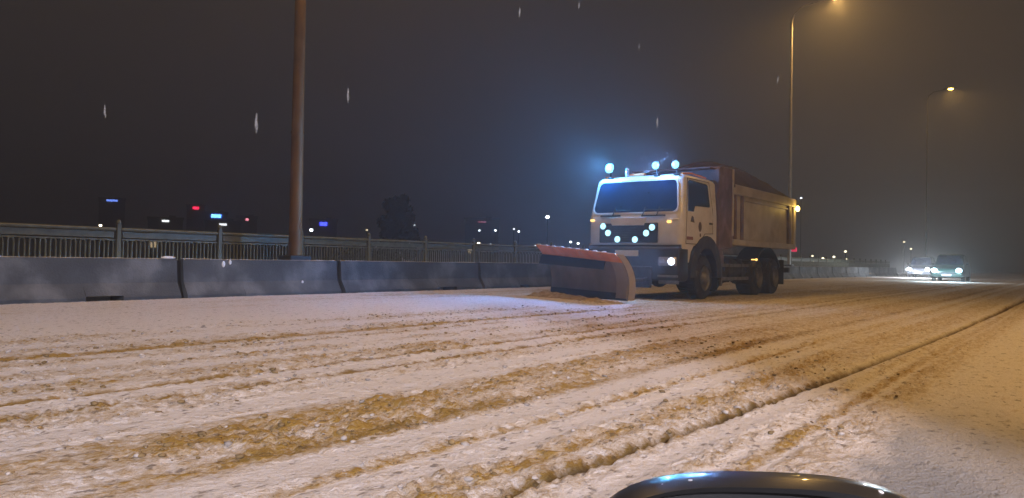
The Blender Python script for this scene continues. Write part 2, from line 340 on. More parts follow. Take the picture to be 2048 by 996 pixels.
# ------------------------------------------------------------ concrete barriers
XB = -14.18
def barrier(y0, y1, pocket, label, tilt=0.0):
    y0 += 0.065; y1 -= 0.065; L = y1-y0
    root = empty('concrete_barrier', (XB, (y0+y1)/2, 0.0), tilt)
    def prof(zb):
        w0 = 0.29 if zb < 0.08 else 0.285
        half = [(w0, zb), (0.29, 0.09) if zb < 0.08 else (0.283, zb+0.005), (0.125, 0.34), (0.085, 0.785), (0.065, 0.80)]
        return half+[(-x, z) for x, z in half[::-1]]
    st = [(-L/2, pocket[0]-(y0+y1)/2, -0.02), (pocket[0]-(y0+y1)/2, pocket[1]-(y0+y1)/2, 0.115), (pocket[1]-(y0+y1)/2, L/2, -0.02)]
    b = MB()
    for a, c, zb in st: b.prism(prof(zb), 'y', a, c)
    body = b.build('barrier_body', M['concrete'], root)
    b = MB(); b.prism([(0.20, -0.01), (0.05, 0.34), (0.02, 0.77), (-0.06, 0.77), (-0.22, -0.01)], 'y', L/2-0.01, L/2+0.11); b.build('joint_gap_fill', M['black'], root)  # black insert stands in for the shade inside the open gap
    b = MB(); n = 24; r = np.random.RandomState(int(y0*7+500))
    rings = []
    for i in range(n+1):
        yy = -L/2+0.02+(L-0.04)*i/n; hgt = 0.004+0.008*r.rand()**3; hw = 0.06+0.012*r.rand()
        rings.append([(-hw, yy, 0.799), (-hw*0.6, yy, 0.799+hgt), (hw*0.6, yy, 0.799+hgt), (hw, yy, 0.799)])
    b.loft(rings); b.build('snow_cap', M['snow_clean'], root, smooth=True)
    tag(root, label, 'barrier', 'concrete barriers along the bridge edge'); return root
joints = [(-4.1, -0.1, None), (-0.1, 3.9, None), (3.9, 7.86, (6.04, 6.69)), (7.86, 11.83, (9.2, 9.21)), (11.83, 17.1, (15.17, 15.9))]
lab = {0: 'grey concrete barrier mostly cut off beyond the left edge', 1: 'grey concrete barrier segment at the left edge of the picture',
       2: 'grey concrete barrier left of the first dark joint, with a black slot at its foot',
       3: 'blue-lit concrete barrier in front of the rusty lamp post, with pale smears',
       4: 'dark long concrete barrier left of the snow plow, slot at its right foot'}
for i, (a, c, p) in enumerate(joints):
    p = p or (a+2.2, a+2.7); o = barrier(a, c, p, lab[i], 0)
    if i == 3:
        for (yy, zz, s_) in [(-1.05, 0.70, 0.05), (-0.9, 0.74, 0.04), (0.9, 0.3, 0.035)]:
            b = MB(); b.sph((0.10+ (0.0 if zz > .5 else .05), yy, zz), s_, (0.4, 0.8, 1.3)); b.build('snow_splat', M['snow_clean'], o, smooth=True)
    if i == 2:
        b = MB(); b.sph((0.07, 1.75, 0.82), 0.05, (1, 3.0, 0.6)); b.build('snow_splat', M['snow_clean'], o, smooth=True)
a = 17.1
hidden = ['dark concrete barrier right behind the left tip of the plow blade', 'dark concrete barrier behind the snow plow blade']
k = 0
while a < 78:
    far = a > 40
    if k < 2: l = hidden[k]
    elif not far: l = 'concrete barrier hidden mostly behind the snow plow truck, in a row of look-alikes'
    else: l = 'small far concrete barrier in the lit row right of the truck'
    barrier(a, a+4, (a+1.8, a+2.3), l); a += 4; k += 1

# ------------------------------------------------------------ bridge railing
XR = -16.4
rail = empty('bridge_railing', (XR, 0, 0.18))
tag(rail, 'grey-green metal bridge railing with narrow looped bars behind the concrete barriers', 'railing')
H = 1.22; PS = 2.37
def rail_panel(y0, y1):
    b = MB(); L = y1-y0
    b.cyl((0, y0, H), (0, y1, H), 0.035, n=10)
    b.box((0, (y0+y1)/2, H-0.22), (0.035, L, 0.03)); b.box((0, (y0+y1)/2, 0.10), (0.04, L, 0.04))
    b.box((0, (y0+y1)/2, H-0.115), (0.012, L-0.06, 0.13))
    n = int(L/0.175); p = L/n
    for i in range(n):
        yc = y0+(i+0.5)*p; r_ = 0.052
        pts = [(0, yc-r_, 0.12)]+[(0, yc-r_*math.cos(t_), H-0.30+r_*math.sin(t_)*1.4) for t_ in np.linspace(0, math.pi, 7)]+[(0, yc+r_, 0.12)]
        for q0, q1 in zip(pts[:-1], pts[1:]): b.cyl(q0, q1, 0.019, n=5, cap=False)
    return b.build('railing_panel', M['rail'], rail)
ys = [7.75+PS*(i-5) for i in range(40)]
p0 = rail_panel(0.06, PS-0.06); 
b = MB(); b.box((0, 0, 0.65), (0.09, 0.09, 1.34), 0.01); b.sph((0, 0, 1.36), 0.05, (1, 1, 1.4)); b.box((0, 0, 0.01), (0.16, 0.16, 0.03)); post0 = b.build('railing_post', M['rail'], rail)
for i, y in enumerate(ys):
    pa = p0 if i == 0 else p0.copy(); po = post0 if i == 0 else post0.copy()
    if i: C.objects.link(pa); C.objects.link(po); pa.parent = rail; po.parent = rail
    pa.location = (0, y, 0); po.location = (0, y, 0)

# ------------------------------------------------------------ street lamps on tall poles
def lamp_post(x, y, Hh, r0, r1, m, label, glow, arm=2.4, headlen=0.9, power=P_STREET, bulb='lampbulb', rzb=0.18, cone=165):
    root = empty('street_lamp', (x, y, rzb))
    b = MB(); rings = []
    for i in range(13):
        t_ = i/12; r_ = r0+(r1-r0)*t_; zz = Hh*t_
        rings.append([(r_*math.cos(k*math.pi/8), r_*math.sin(k*math.pi/8), zz) for k in range(16)])
    b.loft(rings)
    for zz in (Hh*0.24, Hh*0.55): b.cyl((0, 0, zz), (0, 0, zz+0.06), r0+(r1-r0)*zz/Hh+0.012, n=16)
    b.build('pole', m, root, smooth=True)
    b = MB(); b.box((0, 0, 0.02), (0.6, 0.6, 0.05), 0.01); b.box((0, 0, 0.38), (0.5, 0.62, 0.70), 0.03)
    b.build('base_box', M['dark'], root)
    b = MB(); pts = [(0, 0, Hh-0.3), (0.15, 0, Hh+0.35), (0.7, 0, Hh+0.75), (arm-0.3, 0, Hh+0.95)]
    for q0, q1 in zip(pts[:-1], pts[1:]): b.cyl(q0, q1, 0.055, 0.05, n=10); b.sph(q1, 0.052)
    b.build('arm', m, root, smooth=True)
    hd = MB(); hd.sph((arm+0.1, 0, Hh+1.0), 0.5, (headlen, 0.34, 0.2), 16); hd = hd.build('lamp_head', M['dark'], root, smooth=True)
    bl = MB(); bl.sph((arm+0.15, 0, Hh+0.92), 0.34, (0.9, 0.55, 0.35), 14); bl.build('lens', M[bulb], hd, smooth=True)
    if power: lamp('street_light', 'SPOT', (arm+0.15, 0, Hh+0.72), power, SODIUM, root, 0.15, R(cone), 0.35 if cone > 150 else 0.8, (0.12, 0, -1))
    tag(root, label, 'street lamp', 'tall street lamps along the bridge edge'); return root
lamp_post(-15.2, 11.4, 15.4, 0.165, 0.09, M['pole'], 'thick rusty brown lamp post behind the concrete barriers, left of centre', True, power=3600)
lamp_post(-15.2, 50.6, 17.0, 0.12, 0.07, M['pole_grey'], 'tall pale lamp post rising behind the truck with its orange lamp at the top edge', True, arm=2.6, headlen=1.3, power=3000)
lamp_post(-15.2, 106.8, 22.0, 0.10, 0.05, M['chassis'], 'far lamp post at the right with a yellow lamp', True, bulb='lampbulb_far', headlen=1.6, power=1500)
lamp_post(-15.2, -28.0, 15.4, 0.165, 0.09, M['pole'], 'lamp post outside the left edge lighting the near snow', True, power=3600)

lamp_head_far = None
def fill_light_post(x, y, Hh, aim):
    root = empty('street_lamp', (x, y, 0.03)); b = MB(); b.cyl((0, 0, 0), (0, 0, Hh), 0.11, 0.07, 14); b.cyl((0, 0, 0), (0, 0, 0.4), 0.2, 0.2, 14); b.build('pole', M['pole_grey'], root, smooth=True)
    b = MB(); b.box((0, 0, Hh+0.1), (0.5, 0.4, 0.14), 0.04); hd = b.build('lamp_head', M['dark'], root)
    b = MB(); b.box((-0.05, 0.05, Hh+0.0), (0.36, 0.3, 0.05), 0.01); b.build('lens', signmat('fill_light_lens', (1, 0.92, 0.85), 20), hd)
    d = Vector(aim)-Vector((x, y, Hh)); lamp('street_light', 'SPOT', (0, 0.1, Hh-0.15), P_WHITE, (0.90, 0.86, 0.98), root, 0.12, R(34), 0.30, d)
    tag(root, 'unseen white lamp on a post, added behind the camera to light the near snow', 'street lamp'); return root
fill_light_post(10.0, -10.0, 8.0, (-2.0, -1.0, 0))  # unseen lamp, added so its cone edge bounds the white light on the snow

lp = lamp_post(7.5, 10.5, 11.5, 0.15, 0.08, M['pole_grey'], 'unseen lamp post added on the near roadside, outside the right edge, for warm light', True, power=5600, rzb=0.0, cone=136)  # unseen sodium lamp added to warm the near and right-hand snow
lp.rotation_euler = (0, 0, math.pi)

# ------------------------------------------------------------ snow plow truck
T = empty('snow_plow_truck', (-8.45, 16.0, 0.0))
tag(T, 'white and beige dump truck with orange-topped plow blade and blue-white roof lamps', 'snow plow truck')
# cab shell: side profile (y, z), front leaning slightly back, arch cut out for the wheel
def rr(wd, z0, z1, y, r):      # rounded vertical rectangle ring in x-z plane
    pts = []
    for cx_, cz, a0 in [(wd-r, z1-r, 0), (-wd+r, z1-r, 90), (-wd+r, z0+r, 180), (wd-r, z0+r, 270)]:
        for k in range(5):
            a_ = R(a0+k*22.5); pts.append((cx_+r*math.cos(a_), y, cz+r*math.sin(a_)))
    return pts
cab = MB()
def hring(z, y0, y1, wf, wb, rf):   # horizontal ring: rounded at the front corners
    pts = []
    for k in range(6):
        a_ = R(270+90*k/5); pts.append((wf-rf+rf*math.cos(a_), y0+rf+rf*math.sin(a_), z))
    pts += [(wb, y1, z), (-wb, y1, z)]
    for k in range(6):
        a_ = R(180+90*k/5); pts.append((-wf+rf+rf*math.cos(a_), y0+rf+rf*math.sin(a_), z))
    return pts
cab.loft([hring(1.30, 0.02, 2.0, 1.22, 1.22, 0.16), hring(1.34, 0.0, 2.02, 1.25, 1.25, 0.18), hring(1.98, 0.0, 2.02, 1.25, 1.25, 0.18),
          hring(2.06, 0.03, 2.02, 1.245, 1.25, 0.17), hring(2.86, 0.22, 2.02, 1.17, 1.19, 0.17), hring(2.93, 0.28, 1.99, 1.13, 1.15, 0.18), hring(2.985, 0.40, 1.92, 1.02, 1.04, 0.2)])
cabo = cab.build('cab', M['cab'], T, smooth=True)
# front lean for fittings on the windscreen face: y at height z
def yf(z): return 0.03+(z-2.06)*0.2375
b = MB()
def wsring(wb_, wt, z0, z1, off, r):
    base = []
    n_ = 6
    for cxs, top, a0 in [(1, True, 0), (-1, True, 90), (-1, False, 180), (1, False, 270)]:
        wd = wt if top else wb_; zc = (z1-r) if top else (z0+r)
        for k in range(n_):
            a_ = R(a0+90*k/(n_-1)); x_ = cxs*(wd-r)+r*math.cos(a_); z_ = zc+r*math.sin(a_)
            base.append((x_, yf(z_)+off, z_))
    return base
b.loft([wsring(1.10, 1.03, 2.08, 2.83, 0.03, 0.12), wsring(1.10, 1.03, 2.08, 2.83, -0.012, 0.12)])
b.build('windshield', M['glass'], cabo)
b = MB()   # frame ring around the glass
for o1, o2 in [((1.135, 1.065, 2.045, 2.865), (1.10, 1.03, 2.08, 2.83))]:
    A = wsring(*o1, -0.022, 0.14); B_ = wsring(*o2, -0.022, 0.12); B2 = wsring(*o2, 0.0, 0.12); A2 = wsring(*o1, 0.03, 0.14)
    b.loft([B2, B_, A, A2], caps=False)
b.build('windshield_frame', M['cab'], cabo, smooth=True)
# black visor gap strip + sill strip under the screen
b = MB()
b.box((-0.62, -0.012, 2.0), (0.55, 0.03, 0.035), 0.008); b.box((0.52, -0.012, 1.99), (0.62, 0.03, 0.035), 0.008); b.build('air_slot', M['dark'], cabo)
for xx, tip in [(-0.55, -0.1), (0.25, 0.75), (0.62, 1.0)]:
    b = MB(); b.cyl((xx, -0.03, 2.0), (xx+0.04, yf(2.2)-0.03, 2.2), 0.012); b.cyl((xx+0.04, yf(2.14)-0.035, 2.14), (tip, yf(2.12)-0.03, 2.12), 0.010); b.build('wiper', M['dark'], cabo)
# side windows and doors on both sides
def side_pts(s, pts, off): 
    r_ = []
    for y_, z_ in pts:
        xx = 1.25-(max(z_-2.06, 0))*0.085; r_.append((s*(xx+off), y_, z_))
    return r_
winp = [(0.34, 2.22), (0.32, 2.10), (0.62, 2.10), (0.72, 2.24), (1.58, 2.26), (1.62, 2.30), (1.56, 2.78), (1.50, 2.82), (0.50, 2.84), (0.44, 2.80)]
for s in (1, -1):
    b = MB(); b.loft([side_pts(s, winp, -0.03), side_pts(s, winp, 0.008)]); b.build('side_window', M['sideglass'], cabo)
    dp = [(0.20, 1.34), (0.24, 2.06), (0.40, 2.88), (1.66, 2.88), (1.78, 2.2), (1.78, 1.62), (1.30, 1.60), (0.95, 1.34)]
    b = MB()
    for q0, q1 in zip(side_pts(s, dp, 0.0), side_pts(s, dp[1:]+dp[:1], 0.0)): b.cyl(q0, q1, 0.009, n=6)
    d_ = b.build('door_seam', M['decal'], cabo)
    b = MB(); b.box((s*1.27, 1.62, 1.86), (0.03, 0.16, 0.05), 0.01); b.build('door_handle', M['dark'], cabo)
    # lower rear part of the cab behind the arch
    b = MB(); b.prism([(0.02, 1.33), (0.04, 0.95), (0.42, 0.90), (0.52, 1.15), (0.72, 1.33)], 'x', s*1.235, s*1.02); b.build('step_panel', M['cab'], cabo)
    b = MB(); b.prism([(1.72, 1.31), (1.80, 1.31), (2.0, 1.31), (2.0, 1.0), (1.9, 1.0)], 'x', s*1.235, s*1.05); b.build('rear_panel', M['chassis'], cabo)
# emblem marks on the door (camera side)
b = MB(); b.prism([(0.44, 1.86), (0.66, 1.84), (0.60, 1.97), (0.52, 2.0)], 'x', 1.252, 1.26); b.build('door_emblem', M['decal'], cabo)
b = MB(); b.sph((1.254, 1.0, 1.76), 0.10, (0.06, 1, 1.2), 14); b.build('door_emblem', M['decal'], cabo)
b = MB(); b.sph((1.254, 1.02, 1.56), 0.045, (0.1, 1, 1), 10); b.build('door_emblem', M['decal'], cabo)
b = MB(); b.box((1.254, 0.42, 1.47), (0.012, 0.34, 0.075), 0.004); b.build('door_emblem', M['decal_red'], cabo)
# roof rail and red marker row
b = MB(); b.tube([(1.02, 0.45, 3.0), (1.02, 1.0, 3.05), (1.02, 1.85, 3.02)], 0.022); b.tube([(-1.02, 0.45, 3.0), (-1.02, 1.0, 3.05), (-1.02, 1.85, 3.02)], 0.022); b.build('roof_rail', M['orange'], cabo)
# grille: black inset with six lamps; centre panel of paint on top
b = MB(); b.box((-0.13, -0.012, 1.585), (1.56, 0.05, 0.47), 0.03); gr = b.build('grille', M['dark'], T)
b = MB()
for i in range(6): b.box((-0.13, -0.042, 1.42+i*0.055), (0.86, 0.02, 0.02), 0.004)
b.build('grille_slat', M['chassis'], gr)
b = MB(); b.prism([(-0.62, 1.95), (0.36, 1.95), (0.30, 1.76), (-0.55, 1.76)], 'y', -0.06, 0.01); b.build('grille_panel', M['cab'], T, bevel=0.01)
GL = [(-0.78, 1.75), (-0.64, 1.585), (-0.38, 1.43), (0.09, 1.425), (0.38, 1.575), (0.53, 1.71)]
for i, (x_, z_) in enumerate(GL):
    b = MB(); b.cyl((x_, -0.03, z_), (x_, -0.085, z_), 0.078, 0.085, 18); wl = b.build('work_lamp', M['dark'], T, smooth=True)
    b = MB(); b.cyl((x_, -0.083, z_), (x_, -0.10, z_), 0.078, 0.065, 18); b.build('lamp_lens', M['led'], wl, smooth=True)
# bumper and headlamps
b = MB(); b.box((0, 0.16, 0.86), (2.48, 0.5, 0.80), 0.07, seg=3); bu = b.build('bumper', M['dark'], T, smooth=True)
b = MB(); b.box((0, 0.10, 1.275), (2.44, 0.2, 0.06), 0.015); b.build('trim_strip', M['chassis'], bu)
for s in (1, -1):
    b = MB(); b.box((s*0.94, -0.085, 0.92), (0.46, 0.05, 0.21), 0.03); h_ = b.build('headlight', M['lampglass'], T, smooth=True)
    b = MB(); b.cyl((s*1.04, -0.10, 0.92), (s*1.04, -0.125, 0.92), 0.088, 0.08, 20); b.build('headlight_lens', M['headlamp'], h_)
    b = MB(); b.cyl((s*0.82, -0.10, 0.92), (s*0.82, -0.12, 0.92), 0.06, 0.05, 16); b.build('turn_lens', M['lampglass'], h_)
    b = MB(); b.box((s*0.95, -0.06, 0.58), (0.5, 0.14, 0.05), 0.012); b.box((s*0.95, -0.04, 0.46), (0.5, 0.06, 0.12), 0.02); b.build('bumper_step', M['rim'], bu)
b = MB(); b.box((-0.115, -0.10, 1.10), (0.62, 0.016, 0.14), 0.004); b.build('number_plate', M['plate'], bu)
b = MB(); b.box((0, 0.6, 0.62), (1.9, 0.5, 0.30), 0.02); b.build('front_crossmember', M['chassis'], T)
for x_, z_ in [(-1.12, 1.90), (0.93, 1.84)]:
    b = MB(); b.box((x_, -0.02, z_), (0.10, 0.03, 0.05), 0.01); b.build('marker_light', M['amber'], T)
b = MB(); b.box((1.06, -0.01, 1.90), (0.22, 0.03, 0.03), 0.008); b.build('grab_handle', M['reflector'], T)
# roof lamps on brackets
for i, (x_, z_, r_) in enumerate([(-0.80, 3.19, 0.115), (0.45, 3.19, 0.09), (0.96, 3.18, 0.09)]):
    b = MB(); b.cyl((x_, 0.30, z_), (x_, 0.22, z_), r_*0.8, r_+0.015, 18); b.cyl((x_, 0.30, 2.95), (x_, 0.30, z_-0.05), 0.018); b.box((x_, 0.30, 2.96), (0.14, 0.08, 0.03), 0.01)
    rl = b.build('roof_lamp', M['dark'], T, smooth=True)
    b = MB(); b.sph((x_, 0.215, z_), r_, (1, 0.4, 1), 18); b.build('lamp_lens', M['led_roof'], rl, smooth=True)
b = MB(); b.cyl((-0.40, 0.4, 2.97), (-0.40, 0.4, 3.12), 0.05, 0.04); b.sph((-0.40, 0.4, 3.16), 0.045); b.build('beacon', M['lampglass'], T)
b = MB(); b.box((-0.2, 0.50, 3.03), (0.5, 0.10, 0.06), 0.02); b.build('roof_marker', M['orange'], T)
# lamps that light the road ahead
lamp('roof_light', 'SPOT', (-0.80, 0.10, 3.19), 1150, (0.13, 0.40, 1.0), T, 0.06, R(112), 0.8, (-0.30, -1, -0.14))
lamp('roof_glow', 'POINT', (-0.82, 0.10, 3.26), 280, (0.08, 0.45, 1.0), T, 0.06)
lamp('roof_glow', 'POINT', (0.70, 0.04, 3.25), 90, (0.15, 0.42, 1.0), T, 0.06)
lamp('roof_light', 'SPOT', (0.45, 0.10, 3.19), 380, (0.20, 0.40, 1.0), T, 0.08, R(116), 0.7, (-0.3, -1, -0.2))
lamp('roof_light', 'SPOT', (0.96, 0.10, 3.18), 380, (0.20, 0.40, 1.0), T, 0.08, R(116), 0.7, (-0.3, -1, -0.2))
for x_, z_ in [GL[1], GL[4]]: lamp('work_light', 'SPOT', (x_, -0.14, z_), 330, (0.25, 0.42, 1.0), T, 0.07, R(50), 0.8, (-0.22, -1, -0.10))
for x_, z_ in [GL[0], GL[2], GL[3], GL[5]]: lamp('work_glow', 'SPOT', (x_, -0.13, z_), 12, (0.4, 0.85, 1.0), T, 0.05, R(150), 0.6, (0, -1, -0.2))
for s in (1, -1): lamp('head_light', 'SPOT', (s*1.04, -0.16, 0.92), 600, (0.30, 0.46, 1.0), T, 0.06, R(50), 0.5, (-0.12, -1, -0.07))

# chassis, tanks, mudguards
b = MB()
for s in (1, -1): b.box((s*0.42, 4.6, 0.98), (0.09, 7.6, 0.26), 0.01)
for y_ in (2.4, 3.6, 4.6, 6.0, 7.4, 8.3): b.box((0, y_, 0.98), (0.84, 0.12, 0.18))
for y_ in (1.42, 5.35, 6.78): b.cyl((-0.95, y_, 0.53), (0.95, y_, 0.53), 0.09); b.sph((0, y_, 0.53), 0.26)
b.build('chassis', M['chassis'], T)
b = MB(); b.box((0, 1.1, 1.1), (1.6, 1.6, 0.45), 0.05); b.build('engine_block', M['chassis'], T)
for s in (1, -1):
    b = MB(); b.cyl((s*0.88, 2.75, 0.72), (s*0.88, 4.35, 0.72), 0.30, n=22); b.box((s*0.88, 3.1, 0.72), (0.62, 0.06, 0.62), 0.02); b.box((s*0.88, 4.0, 0.72), (0.62, 0.06, 0.62), 0.02)
    b.build('fuel_tank', M['chassis'], T, smooth=True)
    b = MB(); b.box((s*1.17, 3.55, 0.50), (0.04, 2.0, 0.09), 0.01); b.box((s*1.17, 3.55, 0.85), (0.03, 2.0, 0.08), 0.01); b.box((s*1.15, 2.60, 0.62), (0.06, 0.08, 0.6), 0.01)
    b.build('side_guard', M['rim'], T)
    def arch(yc, r_in, r_out, a0, a1, x0, x1, zc=0.53):
        bb = MB(); rings = []
        for k in range(15):
            a_ = R(a0+(a1-a0)*k/14); c_, s_ = math.cos(a_), math.sin(a_)
            rings.append([(x0, yc+r_in*c_, zc+r_in*s_), (x1, yc+r_in*c_, zc+r_in*s_), (x1, yc+r_out*c_, zc+r_out*s_), (x0, yc+r_out*c_, zc+r_out*s_)])
        bb.loft(rings); return bb
    bb = arch(1.42, 0.66, 0.96, -4, 184, s*0.95, s*1.262, 0.60); bb.build('mudguard', M['chassis'], T, smooth=True)
    bb = arch(6.06, 1.34, 1.38, 35, 145, s*0.62, s*1.22, 0.02); bb.build('mudguard', M['dark'], T, smooth=True)
    b = MB(); b.box((s*0.92, 7.62, 0.66), (0.55, 0.02, 0.75)); b.build('mud_flap', M['rubber'], T)
    b = MB(); b.box((s*0.92, 2.32, 0.55), (0.5, 0.02, 0.65)); b.build('mud_flap', M['rubber'], T)
b = MB(); b.box((0.98, 2.45, 1.55), (0.36, 0.55, 0.9), 0.05); b.box((0.98, 2.5, 1.0), (0.4, 0.5, 0.3), 0.03); b.build('air_cleaner', M['maroon'], T, smooth=True)
b = MB(); b.cyl((1.0, 2.2, 1.2), (1.0, 2.2, 3.0), 0.07, n=16); b.cyl((1.0, 2.2, 1.5), (1.0, 2.2, 2.6), 0.11, n=18); b.build('exhaust_stack', M['chassis'], T, smooth=True)
def wheel_mb(r, wd, dual):
    b = MB()
    prof = [(0.58, 0), (0.62, 0.12), (0.90, 0.10), (0.985, 0.16), (1.0, 0.28), (1.0, 0.72), (0.985, 0.84), (0.90, 0.90), (0.62, 0.88), (0.58, 1.0)]
    rings = []
    for k in range(36):
        a_ = 2*math.pi*k/36
        rings.append([((w_-0.5)*wd, r*q_*math.cos(a_)*1.0, r*q_*math.sin(a_)) for q_, w_ in prof])
    rings.append(rings[0]); b.loft(rings, closed=False, caps=False)
    for k in range(36):
        a_ = 2*math.pi*(k+0.5)/36
        b.box((0, r*0.995*math.cos(a_), r*0.995*math.sin(a_)), (wd*0.5, 0.05, 0.03), rot=Matrix.Rotation(a_, 4, 'X'))
    return b
def rim_mb(r, wd, side, deep):
    b = MB(); off = side*(wd*0.5-0.02); dsh = -side*deep
    prof = [(0.60, off), (0.56, off-side*0.03), (0.52, off+dsh), (0.30, off+dsh), (0.28, off+dsh+side*0.05), (0.20, off+dsh+side*0.10), (0.001, off+dsh+side*0.11)]
    rings = []
    for k in range(33):
        a_ = 2*math.pi*k/32; rings.append([(x_, r*q_*math.cos(a_), r*q_*math.sin(a_)) for q_, x_ in prof])
    b.loft(rings, closed=False, caps=False)
    for k in range(10):
        a_ = 2*math.pi*k/10; b.cyl((off+dsh, r*0.40*math.cos(a_), r*0.40*math.sin(a_)), (off+dsh+side*0.03, r*0.40*math.cos(a_), r*0.40*math.sin(a_)), 0.016, n=6)
    return b
for s in (1, -1):
    for y_, dual in [(1.42, False), (5.35, True), (6.78, True)]:
        wd = 0.33 if not dual else 0.62; xc = s*(1.23-wd/2)
        wr = wheel_mb(0.53, wd, dual).build('wheel', M['tyre'], T, smooth=True, loc=(xc, y_, 0.53))
        rim_mb(0.53, wd, s, 0.03 if not dual else 0.14).build('rim', M['rim'], wr, smooth=True)
# tipper body
b = MB(); b.box((0, 5.85, 1.46), (2.36, 5.45, 0.14), 0.01); b.box((0, 5.85, 1.28), (1.0, 5.3, 0.22), 0.01)
b.box((1.17, 5.85, 2.2), (0.05, 5.40, 1.40)); b.box((-1.17, 5.85, 2.2), (0.05, 5.40, 1.40)); b.box((0, 8.57, 2.2), (2.36, 0.06, 1.40))
tb = b.build('tipper_body', M['body'], T)
for s in (1, -1):
    b = MB(); b.box((s*1.21, 5.9, 2.86), (0.13, 5.36, 0.26), 0.025); b.build('top_rail', M['body'], tb)
    b = MB(); b.box((s*1.21, 5.9, 1.46), (0.12, 5.36, 0.16), 0.02); b.build('bottom_rail', M['body'], tb)
    for y_, wd, mm in [(3.34, 0.12, 'maroon'), (3.86, 0.10, 'maroon'), (7.98, 0.22, 'maroon'), (8.48, 0.22, 'body')]:
        b = MB(); b.box((s*1.215, y_, 2.13), (0.11, wd, 1.18), 0.02); b.build('rib', M[mm], tb)
    b = MB(); b.box((s*1.205, 5.9, 2.63), (0.06, 4.1, 0.05), 0.01); b.build('panel_lip', M['body'], tb)
b = MB(); b.prism([(2.30, 1.25), (2.25, 3.30), (2.38, 3.37), (3.16, 3.40), (3.22, 3.30), (3.22, 1.30)], 'x', -1.22, 1.22); b.build('headboard', M['maroon'], tb, bevel=0.03)
b = MB(); b.box((1.225, 3.18, 2.5), (0.05, 0.08, 1.75), 0.015); b.box((-1.225, 3.18, 2.5), (0.05, 0.08, 1.75), 0.015); b.build('headboard_edge', M['body'], tb)
# canopy lip over the cab
b = MB(); b.box((0, 2.12, 3.30), (2.2, 0.35, 0.04), 0.012); b.build('cab_guard', M['maroon'], tb)
# tarp over the load
b = MB(); rings = []; rs = np.random.RandomState(5)
for i in range(28):
    y_ = 3.2+5.42*i/27; ridge = np.interp(y_, [3.2, 4.0, 5.7, 7.4, 8.62], [3.50, 3.76, 3.78, 3.58, 3.22])
    ring = []
    for j in range(17):
        u = -1+2*j/16; zz = 2.97+(ridge-2.97)*max(0, 1-abs(u)**2.2)+(0.03*(rs.rand()-0.5)+0.02*math.sin(y_*9))*(1-abs(u)**4)
        ring.append((u*1.27, y_, zz))
    ring += [(1.27, y_, 2.90), (1.10, y_, 2.90), (-1.10, y_, 2.90), (-1.27, y_, 2.90)]
    rings.append(ring)
b.loft(rings); b.build('tarpaulin', M['tarp'], tb, smooth=True)
b = MB(); b.box((1.33, 8.55, 2.68), (0.12, 0.10, 0.16), 0.02); b.cyl((1.22, 8.55, 2.68), (1.33, 8.55, 2.68), 0.02); rw = b.build('rear_lamp', M['dark'], T)
b = MB(); b.sph((1.34, 8.50, 2.68), 0.065, (1, 1, 1.4)); b.build('lamp_lens', M['amber_hot'], rw, smooth=True)
lamp('rear_glow', 'POINT', (1.52, 8.42, 2.68), 9, (1.0, 0.62, 0.12), T, 0.06)
b = MB(); b.box((1.20, 8.66, 1.38), (0.16, 0.1, 0.14), 0.02); b.box((-1.20, 8.66, 1.38), (0.16, 0.1, 0.14), 0.02); b.build('tail_light', M['red'], T)
b = MB(); b.box((1.245, 5.0, 1.02), (0.03, 0.09, 0.06), 0.01); b.box((1.17, 5.0, 1.02), (0.14, 0.03, 0.03)); b.build('marker_light', M['amber'], T)
b = MB(); b.box((1.20, 2.34, 0.56), (0.03, 0.05, 0.05), 0.01); b.build('side_reflector', M['reflector'], T)
b = MB(); b.box((0, 8.35, 0.72), (2.3, 0.12, 0.16), 0.02); b.box((0.7, 8.35, 0.88), (0.08, 0.1, 0.3)); b.box((-0.7, 8.35, 0.88), (0.08, 0.1, 0.3)); b.build('rear_underrun', M['chassis'], T)

# the plow: curved moldboard, angled, higher at the far end.  Local frame: u along the blade
PA = Vector((0.87, -1.80, 0)); PB = Vector((-2.05, -0.50, 0))    # near end, far end in truck coordinates
def plow_pt(u, v):     # u 0..1 near->far, v 0..1 bottom->top ; concave towards -y
    base = PA.lerp(PB, u); n_ = Vector((PB-PA).normalized()).cross(Vector((0, 0, 1)))
    if n_.y > 0: n_ = -n_
    Hh = 1.0+0.22*u
    a_ = R(-38+118*v)
    fwd = 0.30*(1-math.cos(a_))/(1-math.cos(R(80)))*(1 if v > 0.32 else 0.5)
    curl = 0.0
    if v > 0.80: curl = (v-0.80)*0.9
    zz = 0.06+Hh*(v**0.95)
    inset = 0.10*(1-v)*u
    p = base+n_*(fwd+curl*0.3)+Vector((0, 0, zz)); p += (PA-PB).normalized()*inset*1.5
    return p
nrm = Vector((PB-PA).normalized()).cross(Vector((0, 0, 1)));  nrm = nrm if nrm.y < 0 else -nrm
def strip(v0, v1, u0, u1, th, off, nv=8, nu=16, sag=0.0):
    b = MB(); rings = []
    for i in range(nu+1):
        u = u0+(u1-u0)*i/nu
        front = [plow_pt(u, v0+(v1-v0)*k/nv)+nrm*(off)+Vector((0, 0, -sag*math.sin(math.pi*(i/nu)))) for k in range(nv+1)]
        back = [p-nrm*th for p in front]
        rings.append([tuple(p) for p in front+back[::-1]])
    b.loft(rings); return b
pl = strip(0.08, 0.98, 0, 1, 0.035, 0, nv=14).build('snow_plow', M['plow'], T, smooth=True)
strip(0.0, 0.14, 0.0, 1.0, 0.03, 0.02, nv=2).build('cutting_edge', M['rubber'], pl)
strip(0.80, 1.0, -0.01, 1.005, 0.06, 0.05, nv=4).build('deflector', M['orange'], pl, smooth=True)
